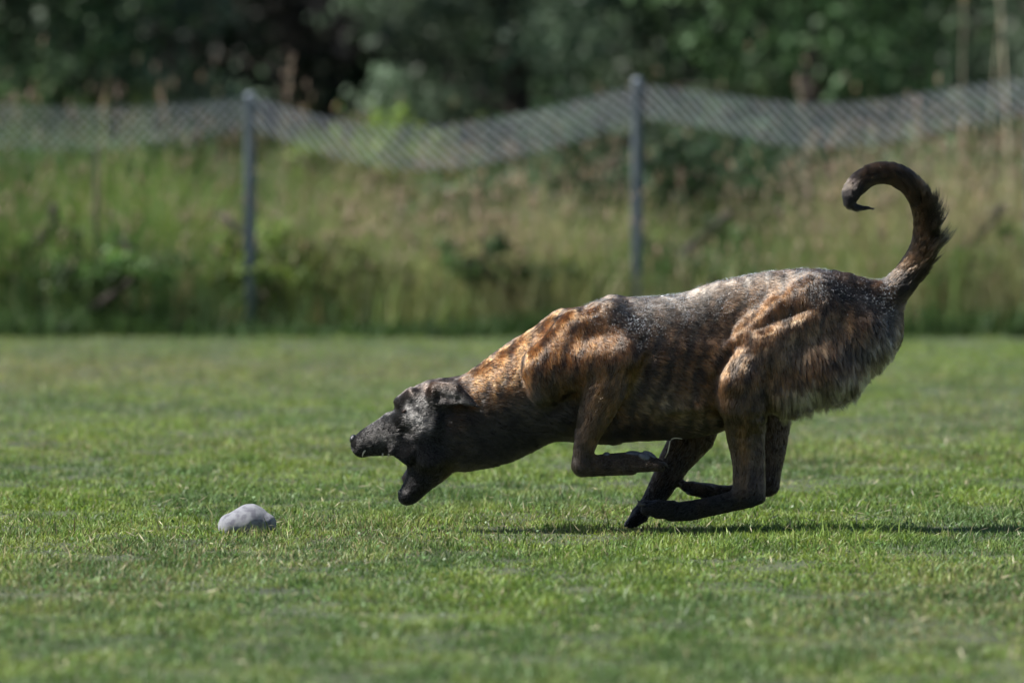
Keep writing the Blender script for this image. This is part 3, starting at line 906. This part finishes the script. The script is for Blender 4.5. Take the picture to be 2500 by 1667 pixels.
def coat(v, legness, tailness):
    """v in photo units (x, -y, lat) -> linear albedo of the coat"""
    n = len(v)
    x, y, l = v[:, 0], -v[:, 1], v[:, 2]
    P = np.stack([x, y, l], 1)
    warp = fbm(P / 70, 1, 3) - 0.5
    warp2 = fbm(P / 38 + 9, 2, 3) - 0.5
    fine = fbm(np.stack([x / 11, y / 20, l / 14], 1), 3, 2)
    # brindle stripes run down the ribs, bent by noise
    ph = (x + 0.30 * y) / 6.8 + warp * 8
    stripe = smoothstep(-0.1, 0.35, np.sin(ph) + warp2 * 2.4)
    mott = smoothstep(0.42, 0.62, fbm(np.stack([x / 17, y / 38, l / 28], 1) + 3, 4, 3))
    fawn = np.array([0.125, 0.052, 0.015]); tan = np.array([0.098, 0.047, 0.017]); dark = np.array([0.014, 0.0095, 0.0065]); blk = np.array([0.0065, 0.006, 0.006])
    cream = np.array([0.33, 0.30, 0.25]); griz = np.array([0.09, 0.076, 0.062])
    base = np.tile(tan.astype(np.float32), (n, 1)) * 1.05
    # warm areas: top of neck, shoulder, hip ridges, thigh front
    warm = np.clip(blob(x, y, 1215, 885, 110, 45, -0.55) * 0.75 + blob(x, y, 1400, 860, 150, 105) * 1.1 + blob(x, y, 1490, 890, 75, 75) + blob(x, y, 1890, 745, 130, 24, -0.72) * 1.3
                   + blob(x, y, 1880, 815, 110, 24, -0.3) + blob(x, y, 1770, 880, 22, 80) * 0.3 + blob(x, y, 1460, 790, 60, 50) * 0.4, 0, 1)
    warm = warm * (1 - smoothstep(1548, 1572, x + (y - 860) * 0.35) * (y > 780) * (x < 1700))
    c = mixc(base, fawn, warm)
    dk = np.clip(0.15 + 0.85 * stripe * (0.55 + 0.45 * mott) + 0.2 * (mott - 0.4), 0, 1) * (1 - 0.2 * warm)
    c = mixc(c, dark, np.clip(dk, 0, 0.95))
    # dark grizzled saddle
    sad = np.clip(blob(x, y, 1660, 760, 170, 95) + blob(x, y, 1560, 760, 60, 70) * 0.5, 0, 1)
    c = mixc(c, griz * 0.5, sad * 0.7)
    back_sheen = np.clip((ytop(x) + 75 - y) / 75, 0, 1) * smoothstep(1440, 1500, x) * smoothstep(2080, 1990, x)
    c = mixc(c, griz * 1.4, back_sheen * 0.5)  # wet sheen along the back, painted as lighter grizzle
    c = mixc(c, blk, np.clip(blob(x, y, 1555, 775, 42, 40) + blob(x, y, 1590, 830, 60, 34, 0.7), 0, 1) * 0.8 * smoothstep(0.35, 0.6, fine + warp))
    c = mixc(c, dark * 0.8, np.clip(blob(x, y, 1620, 900, 110, 75) * 0.3 + blob(x, y, 2090, 720, 110, 42, 0.35) * 0.95 + blob(x, y, 1990, 705, 70, 30, 0.2) * 0.6, 0, 1))
    c = mixc(c, (0.15, 0.115, 0.066), blob(x, y, 1610, 990, 120, 55, 0.5) * 0.75 * (1 - 0.6 * stripe))       # lower ribs
    c = mixc(c, blk * 1.4, smoothstep(1010, 1075, y) * (x > 1150) * (x < 1790) * 0.8 * (1 - legness))            # underside: dark fur, deepened with painted shade
    c = mixc(c, blk * 1.3, np.clip(blob(x, y, 1375, 1020, 95, 48) + blob(x, y, 1545, 1050, 110, 34) * 0.7, 0, 1) * 0.9 * (1 - legness))  # chest and belly shade, also put into the fur colour
    # thigh: soft brown, dark band, cream breeches
    c = mixc(c, (0.14, 0.092, 0.055), blob(x, y, 1985, 850, 140, 75, -0.15) * 0.85 * (1 - 0.6 * stripe))
    c = mixc(c, blk * 2.0, np.clip(blob(x, y, 2085, 862, 90, 30, -0.35) + blob(x, y, 2110, 735, 90, 34, 0.4) * 0.9, 0, 1) * 0.92)
    cr = np.clip(blob(x, y, 2010, 958, 175, 34, -0.3) * 1.2 + blob(x, y, 2160, 900, 45, 95, 0.1), 0, 1) * (1 - legness * 0.85)
    c = mixc(c, fawn * 0.8, blob(x, y, 1950, 905, 110, 18, -0.15) * 0.75)
    c = mixc(c, cream, cr * np.clip(1.0 - 0.5 * mott - 0.35 * stripe, 0, 1))
    # legs: dark brown with pale streaks
    lc = mixc(np.tile(np.array([[0.044, 0.030, 0.020]], np.float32), (n, 1)), (0.12, 0.062, 0.022), np.clip(blob(x, y, 1495, 960, 60, 90) * 0.9 + blob(x, y, 1812, 1090, 14, 70) * 0.7 + blob(x, y, 1445, 1060, 30, 60) * 0.35 + blob(x, y, 1765, 950, 14, 80) * 0.35, 0, 1))
    lc = mixc(lc, blk, np.clip(smoothstep(0.45, 0.7, mott) * 0.35 + smoothstep(1170, 1230, y) * 0.75 * (x > 1480) + (x < 1700) * smoothstep(1090, 1120, y) * 0.25, 0, 1))
    c = mixc(c, lc, np.clip(legness * smoothstep(880, 1000, y), 0, 1))
    # head: black mask; throat: dark coat plus painted shade
    th = smoothstep(0, 1, (y - (990 - 0.46 * (x - 1100))) / 80) * smoothstep(1460, 1300, x)
    c = mixc(c, np.array([0.034, 0.029, 0.022]), th * 0.88)
    c = mixc(c, blk, np.clip(blob(x, y, 1230, 1075, 190, 50, -0.3) + blob(x, y, 1150, 1010, 45, 24), 0, 1) * 0.85)  # lower neck's shade and the ear's cast shadow painted black
    hd = smoothstep(1150, 1095, x + 0.25 * (y - 950))
    hc = np.tile(blk.astype(np.float32) * 1.25, (n, 1))
    hc = mixc(hc, blk * 0.8, np.clip(blob(x, y, 988, 1000, 16, 8, -0.2), 0, 1))
    hc = mixc(hc, (0.05, 0.031, 0.022), blob(x, y, 1050, 930, 80, 34) * 0.8)
    hc = mixc(hc, (0.19, 0.18, 0.17), np.clip(blob(x, y, 1020, 1030, 32, 20, 0.5) * 0.9 + blob(x, y, 1015, 985, 40, 14, -0.15) * 0.5 + blob(x, y, 930, 1075, 40, 18, -0.4) * 0.22 + blob(x, y, 1110, 965, 40, 10, 0.4) * 0.4, 0, 1) * (0.6 + 0.4 * fine))  # grey sheen of the lit cheek painted into the mask colour
    earz = smoothstep(74, 82, np.abs(l)) * (x > 1040) * (x < 1185) * (y > 925) * (y < 1010)
    hd = np.maximum(hd, earz)
    c = mixc(c, hc, hd)
    # tail
    tc = mixc(np.tile(np.array([[0.010, 0.0075, 0.0055]], np.float32), (n, 1)), (0.045, 0.025, 0.012), np.clip(-0.1 + 0.5 * smoothstep(0.35, 0.65, warp + 0.5) + 0.35 * blob(x, y, 2215, 650, 40, 45), 0, 1))
    tc = mixc(tc, blk, np.clip(blob(x, y, 2085, 500, 50, 28) + smoothstep(2252, 2275, x + 0.25 * np.maximum(y - 600, 0)) * 0.9, 0, 1))
    c = mixc(c, tc, tailness)
    c *= 1 + ((0.6 + 0.8 * smoothstep(0.25, 0.75, fine)) - 1)[:, None] * (1 - 0.6 * tailness)[:, None]
    return np.clip(c, 0.006, 0.7).astype(np.float32)

def seg_props(v):
    n = len(v)
    W = np.zeros(n, np.float32); FL = np.zeros((n, 3), np.float32)
    LEN = np.zeros(n, np.float32); LIFT = np.zeros(n, np.float32); LEG = np.zeros(n, np.float32); TAIL = np.zeros(n, np.float32); DEN = np.zeros(n, np.float32)
    for g in fld.segs:
        d = np.abs(seg_dist(g, v[:, 0], v[:, 1], v[:, 2]))
        w = np.exp(-np.minimum(d, 90) / 7.0).astype(np.float32) + 1e-12
        if g['flow'] is None:
            f = g['p2'] - g['p1']
            f = np.array([f[0], f[1], f[2]])
        else:
            f = np.array([g['flow'][0], g['flow'][1], 0.0])
        f = f / (np.linalg.norm(f) + 1e-9)
        W += w; FL += w[:, None] * f.astype(np.float32)
        LEN += w * g['fl']; LIFT += w * g['lift']; LEG += w * (g['tone'] == 'leg'); TAIL += w * (g['tone'] == 'tail'); DEN += w * g['dens']
    return FL / W[:, None], LEN / W, LIFT / W, LEG / W, TAIL / W, DEN / W

DOG_O = np.array([(1650 - 1250) / PX, 0.0, 0.0])
dog = empty('dog', DOG_O)
tag(dog, 'lean brindle dog with open mouth and curled tail sprinting across the lawn', 'dog')
nrm = vert_normals(dv, dq)
FLv, LENv, LIFTv, LEGv, TAILv, DENv = seg_props(dv)
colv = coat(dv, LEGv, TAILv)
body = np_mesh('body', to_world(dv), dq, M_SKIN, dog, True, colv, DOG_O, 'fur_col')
if (np.einsum('ij,ij->i', nrm, dv - dv.mean(0)).mean() < 0):
    nrm = -nrm
    body.data.flip_normals()

# --- fur
def make_fur():
    r = np.random.default_rng(3)
    tri = np.concatenate([dq[:, [0, 1, 2]], dq[:, [0, 2, 3]]])
    A = np.linalg.norm(np.cross(dv[tri[:, 1]] - dv[tri[:, 0]], dv[tri[:, 2]] - dv[tri[:, 0]]), axis=1) * 0.5
    dens = DENv[tri].mean(1)
    lens = LENv[tri].mean(1)
    near = np.where(dv[tri][:, :, 2].mean(1) < 40, 1.0, 0.45)
    # no hair inside the mouth / on the very tip of the nose
    cx, cy = dv[tri][:, :, 0].mean(1), -dv[tri][:, :, 1].mean(1)
    pr = A * dens * near * (1 + 3.0 / np.maximum(lens, 3)) * ((cx > 868) | (cy > 1090))
    N = 380000
    ti = r.choice(len(tri), N, p=pr / pr.sum())
    u, w = r.random(N), r.random(N)
    fl = u + w > 1
    u[fl], w[fl] = 1 - u[fl], 1 - w[fl]
    bc = np.stack([1 - u - w, u, w], 1).astype(np.float32)
    T = tri[ti]
    pick = lambda a: (a[T] * (bc[:, :, None] if a.ndim == 2 else bc)).sum(1)
    p, nn, fw, L, lift, leg, tail = pick(dv), pick(nrm), pick(FLv), pick(LENv), pick(LIFTv), pick(LEGv), pick(TAILv)
    nn /= np.linalg.norm(nn, axis=1, keepdims=True) + 1e-9
    fw += 0.001
    # combing noise: clumps and ruffles
    q = p / 30.0
    cl = np.stack([fbm(q + 5, 51, 2), fbm(q + 15, 52, 2), fbm(q + 25, 53, 2)], 1) - 0.5
    q2 = p / 9.0
    cl2 = np.stack([vnoise(q2 + 5, 61), vnoise(q2 + 15, 62), vnoise(q2 + 25, 63)], 1) - 0.5
    tw = (1 - 0.45 * tail)[:, None]
    fw = fw / (np.linalg.norm(fw, axis=1, keepdims=True) + 1e-6) + cl * 0.9 * tw + cl2 * 0.6 * tw + r.normal(size=(N, 3)) * 0.10
    fw = fw - (fw * nn).sum(1, keepdims=True) * nn
    fw /= np.linalg.norm(fw, axis=1, keepdims=True) + 1e-6
    # feathering on the outer curve of the tail and fringes
    x, y = p[:, 0], -p[:, 1]
    feather = tail * np.clip(nn[:, 0] * 1.5, 0, 1) * blob(x, y, 2270, 585, 60, 85)
    L = L * (1 + 3.2 * feather * (r.random(N) ** 1.6) * smoothstep(0.35, 0.65, vnoise(p / 11.0 + 70, 92)) + 0.7 * tail * np.clip(nn[:, 0] - 0.2, 0, 1) * smoothstep(520, 640, y))
    tuftn = vnoise(p / 16.0 + 90, 91)
    L *= 1 + 1.5 * blob(x, y, 2010, 985, 170, 42, -0.3) * r.random(N) * smoothstep(0.3, 0.7, tuftn) * 1.4 + 0.6 * blob(x, y, 2180, 880, 40, 80) * r.random(N) * tuftn
    wither = blob(x, y, 1515, 730, 30, 18)
    L *= 1 + 0.8 * wither
    lift = lift + feather * 0.5 + wither * 0.15 + (vnoise(p / 12.0 + 40, 71) - 0.5) * 0.2
    L *= r.uniform(0.65, 1.2, N)
    d0 = fw + nn * (lift * 1.6)[:, None]
    d0 /= np.linalg.norm(d0, axis=1, keepdims=True)
    d1 = fw + nn * (lift * 0.2)[:, None] + np.array([0, -0.12, 0]) 
    d1 /= np.linalg.norm(d1, axis=1, keepdims=True)
    K = 4
    pts = np.empty((N, K, 3), np.float32)
    for k in range(K):
        t = k / (K - 1)
        pts[:, k] = p - nn * 0.3 + (d0 * (t - 0.5 * t * t) + d1 * (0.5 * t * t))  * L[:, None]
    cs = np.clip(L * 0.55, 5, 13)
    key = np.floor((p + (np.stack([vnoise(p / 8, 81), vnoise(p / 8, 82), vnoise(p / 8, 83)], 1) - 0.5) * 8) / np.round(cs / 4)[:, None] / 4 + 0.5).astype(np.int64)
    key = key[:, 0] * 4000003 + key[:, 1] * 2003 + key[:, 2] + np.round(cs / 4).astype(np.int64) * 991
    _, inv = np.unique(key, return_inverse=True)
    cnt = np.bincount(inv)
    for k in range(1, K):
        t = k / (K - 1)
        mean = np.stack([np.bincount(inv, weights=pts[:, k, a]) / cnt for a in range(3)], 1)[inv]
        off = mean - pts[:, k]
        wgt = (t ** 1.3 * np.clip(L / 28 - 0.15, 0.08, 0.75) * (1 - 0.6 * tail))[:, None]
        pts[:, k] += off * wgt
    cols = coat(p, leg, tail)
    cols = cols * (1 + (r.uniform(0.3, 1.85, len(cnt))[inv] - 1) * np.clip(L / 16, 0.2, 1))[:, None].astype(np.float32)
    cols = cols * r.uniform(0.6, 1.45, (N, 1)).astype(np.float32)
    wl = to_world(pts.reshape(-1, 3)) - DOG_O
    cv = bpy.data.hair_curves.new('fur_coat')
    cv.add_curves([K] * N)
    cv.attributes['position'].data.foreach_set('vector', wl.astype(np.float32).ravel())
    ra = cv.attributes.get('radius') or cv.attributes.new('radius', 'FLOAT', 'POINT')
    r0 = (0.00027 * (0.7 + 0.3 * np.clip(L / 14, 0, 1.5)))[:, None] * np.array([[1.0, 0.9, 0.65, 0.12]])
    ra.data.foreach_set('value', r0.astype(np.float32).ravel())
    ca = cv.attributes.new('fur_col', 'FLOAT_COLOR', 'CURVE')
    c4 = np.ones((N, 4), np.float32); c4[:, :3] = cols
    ca.data.foreach_set('color', c4.ravel())
    cv.materials.append(M_FUR)
    o = bpy.data.objects.new('fur_coat', cv)
    link(o, dog)
    o['kind'] = 'stuff'
make_fur()

# --- eyes, nose, teeth, tongue, pads, claws
def ellipsoid(c, r, rot=0.0, nu=12, nv=8):
    V, F = [], []
    for i in range(nv + 1):
        th = math.pi * i / nv
        for j in range(nu):
            ph = 2 * math.pi * j / nu
            a, b, l = r[0] * math.cos(th), r[1] * math.sin(th) * math.cos(ph), r[2] * math.sin(th) * math.sin(ph)
            V.append((c[0] + a * math.cos(rot) - b * math.sin(rot), c[1] + a * math.sin(rot) + b * math.cos(rot), c[2] + l))
    for i in range(nv):
        for j in range(nu):
            a, b = i * nu + j, i * nu + (j + 1) % nu
            F.append((a, b, b + nu, a + nu))
    V = np.array(V, np.float32); V[:, 1] *= -1
    return to_world(V), np.array(F)

def part(name, v, f, m, parent=dog):
    return np_mesh(name, v, f, m, parent, True, None, DOG_O)

part('nose', *ellipsoid((862, 1072, 0), (9, 12, 13), 0.35), M_NOSE)
for sd in (-1, 1):
    part('eye', *ellipsoid((988, 1002, 47.5 * sd), (7, 4, 6), -0.25), M_EYE)
def cone(p0, p1, r0, m, name, bend=(0, 0)):
    t = np.linspace(0, 1, 5)
    a, b = np.array([p0[0], -p0[1], p0[2]], float), np.array([p1[0], -p1[1], p1[2]], float)
    path = a + (b - a) * t[:, None] + np.array([bend[0], -bend[1], 0]) * (4 * t * (1 - t))[:, None]
    v, f = tube(path, r0 * np.array([1, 0.9, 0.72, 0.45, 0.08]), 7)
    return part(name, to_world(v), f, m)
for sd in (-1, 1):
    cone((892, 1098, 20 * sd), (885, 1115, 19 * sd), 2.6, M_TOOTH, 'tooth', (-2, 0))
    cone((986, 1206, 13 * sd), (974, 1198, 13 * sd), 2.6, M_TOOTH, 'tooth', (0, 2))
    cone((935, 1106, 18 * sd), (933, 1116, 18 * sd), 2.6, M_TOOTH, 'tooth')
    cone((950, 1106, 19 * sd), (948, 1116, 19 * sd), 2.8, M_TOOTH, 'tooth')
v, f = tube([( (x_ - 1250) / PX, 0, (GROUND_PY - y_) / PX) for x_, y_ in ((1028, 1128), (1004, 1150), (990, 1172), (984, 1188))], [0.008, 0.009, 0.009, 0.005], 10)
part('tongue', v, f, M_TONGUE)
for o in (-27, -9, 10, 27):
    part('paw_pad', *ellipsoid((1590 - abs(o) * 0.6, 1105 + abs(o) * 0.25, -102 + o), (19, 9, 9), 0.5), M_PAD)
    cone((1608, 1124, -102 + o), (1630, 1136, -102 + o), 4.5, M_CLAW, 'claw', (2, -3))
    cone((1574, 1226, -75 + o), (1555, 1212 + abs(o) * 0.5, -75 + o), 4.5, M_CLAW, 'claw', (-3, 1))
    cone((1673, 1190, 75 + o), (1660, 1182, 75 + o), 4.5, M_CLAW, 'claw', (-2, 0))
    cone((1537, 1285, 98 + o), (1526, 1292, 98 + o), 4.5, M_CLAW, 'claw', (-2, -2))
    part('paw_pad', *ellipsoid((1684, 1202, 75 + o), (10, 9, 9), 0.3), M_PAD)
part('paw_pad', *ellipsoid((1545, 1106, -104), (24, 11, 22), 0.05), M_PAD)
part('paw_pad', *ellipsoid((1480, 1106, -104), (9, 8, 9), 0.1), M_PAD)

# whiskers
def whiskers():
    V, F, off = [], [], 0
    r = np.random.default_rng(8)
    for i in range(10):
        sd = -1 if i % 2 else 1
        x = 890 + i * 8
        a = np.array([x, -1108.0, 24 * sd]); b = a + np.array([r.uniform(-4, 16), -r.uniform(25, 45), r.uniform(5, 30) * sd])
        t = np.linspace(0, 1, 4)[:, None]
        v, f = tube(to_world((a + (b - a) * t + np.array([4, 0, 0]) * t * t).astype(float)), [0.00011, 0.0001, 0.00008, 0.00004], 3)
        V.append(v); F.append(f + off); off += len(v)
    part('whiskers', np.concatenate(V), np.concatenate(F), M_CLAW)['kind'] = 'stuff'
whiskers()

# water drops caught in the wet coat of the back
def droplets():
    r = np.random.default_rng(21)
    x, y = dv[:, 0], -dv[:, 1]
    ok = (x > 1420) & (x < 2230) & (nrm[:, 1] > 0.12) & (dv[:, 2] < 60)
    ww = np.where(ok, np.clip((ytop(x) + 150 - y) / 90, 0, 1) ** 1.5 * (0.3 + 1.4 * smoothstep(0.35, 0.7, fbm(dv / 40.0, 95, 2))), 0) * np.where(ok, 0.25 + np.clip(blob(x, y, 1640, 770, 130, 60) * 1.2 + blob(x, y, 1930, 680, 110, 40) + blob(x, y, 2190, 690, 40, 30), 0, 2), 0)
    n = 7000
    i = r.choice(len(dv), n, p=ww / ww.sum())
    c = dv[i] + nrm[i] * r.uniform(2.5, 5, (n, 1)) + r.normal(size=(n, 3)) * 1.0
    rad = r.uniform(0.3, 0.8, n)
    ico_v = np.array([(0, 0, 1), (0.89, 0, 0.45), (0.28, 0.85, 0.45), (-0.72, 0.53, 0.45), (-0.72, -0.53, 0.45), (0.28, -0.85, 0.45),
                      (0.72, 0.53, -0.45), (-0.28, 0.85, -0.45), (-0.89, 0, -0.45), (-0.28, -0.85, -0.45), (0.72, -0.53, -0.45), (0, 0, -1)], np.float32)
    ico_f = np.array([(0, 1, 2), (0, 2, 3), (0, 3, 4), (0, 4, 5), (0, 5, 1), (1, 6, 2), (2, 7, 3), (3, 8, 4), (4, 9, 5), (5, 10, 1), (6, 7, 2), (7, 8, 3), (8, 9, 4), (9, 10, 5), (10, 6, 1), (11, 7, 6), (11, 8, 7), (11, 9, 8), (11, 10, 9), (11, 6, 10)])
    v = (c[:, None] + ico_v[None] * rad[:, None, None]).reshape(-1, 3)
    f = (np.arange(n)[:, None, None] * 12 + ico_f[None]).reshape(-1, 3)
    m, nt, p, out = mat_new('water_drop')
    p.inputs['Base Color'].default_value = (0.9, 0.95, 1, 1)
    p.inputs['Roughness'].default_value = 0.12
    p.inputs['IOR'].default_value = 1.33
    p.inputs['Transmission Weight'].default_value = 0.6
    p.inputs['Specular IOR Level'].default_value = 0.8
    part('water_droplets', to_world(v), f, m)['kind'] = 'stuff'
droplets()

# ------------------------------------------------------------------ dented grey ball in the grass
def ball():
    F_ = Field((500, -1330, -150), (710, -1190, 20), 2.5)
    c = -70
    g1 = S((570, 1272), (612, 1258), (36, 36, 44), (42, 44, 48), (c, c), k=14)
    g2 = S((615, 1256), (648, 1264), (42, 40, 46), (28, 30, 40), (c, c), k=14)
    F_.add(g1); F_.add(g2)
    F_.add(S((630, 1282), (660, 1272), (7, 8), (6, 6), (c - 52, c - 44), k=12), True)
    v, q = F_.mesh()
    v = smooth(v, q, 2)
    n = vert_normals(v, q)
    if np.einsum('ij,ij->i', n, v - v.mean(0)).mean() < 0: n = -n; q = q[:, ::-1]
    v = v + n * ((fbm(v / 17.0, 5, 3) - 0.5) * 2.5)[:, None]
    O = np.array([BALL_X, c / PX, 0.0])
    P = np.stack([v[:, 0], v[:, 1], v[:, 2]], 1)
    col = np.tile(np.array([[0.19, 0.195, 0.215]], np.float32), (len(v), 1))
    col = mixc(col, (0.09, 0.09, 0.115), smoothstep(0.45, 0.68, fbm(P / 13 + 4, 6, 4)) * 0.9)
    m, nt, p, out = mat_new('felt_ball')
    at = nt.nodes.new('ShaderNodeAttribute'); at.attribute_name = 'col'
    nt.links.new(at.outputs['Color'], p.inputs['Base Color'])
    p.inputs['Roughness'].default_value = 0.85
    p.inputs['Sheen Weight'].default_value = 0.25
    nz = nt.nodes.new('ShaderNodeTexNoise'); nz.inputs['Scale'].default_value = 420
    b = nt.nodes.new('ShaderNodeBump'); b.inputs['Strength'].default_value = 0.6; b.inputs['Distance'].default_value = 0.002
    nt.links.new(nz.outputs['Fac'], b.inputs['Height']); nt.links.new(b.outputs['Normal'], p.inputs['Normal'])
    wv = to_world(v); wv[:, 2] = wv[:, 2] * 0.9 - 0.004
    o = np_mesh('ball', wv, q, m, None, True, col, O)
    tag(o, 'small dented grey felt ball lying in the grass ahead of the dog', 'ball')
ball()

# pale dry stem flicked up by the front paw
t = np.linspace(0, 1, 9)
cpt = np.array([(1621, 1112), (1628, 1098), (1631, 1084), (1633, 1072), (1638, 1066), (1645, 1064), (1652, 1064), (1658, 1065), (1663, 1066)], float)
v, f = tube(to_world(np.stack([cpt[:, 0], -cpt[:, 1], np.full(9, -118.0)], 1)), 0.0011 * (1 - 0.5 * t), 5)
O = to_world(np.array([[1621.0, -1112.0, -118.0]]))[0]
tag(np_mesh('grass_stem', v, f, M_STRAW, None, True, None, O), 'pale curved dry grass stem held by the folded front paw', 'grass stem')
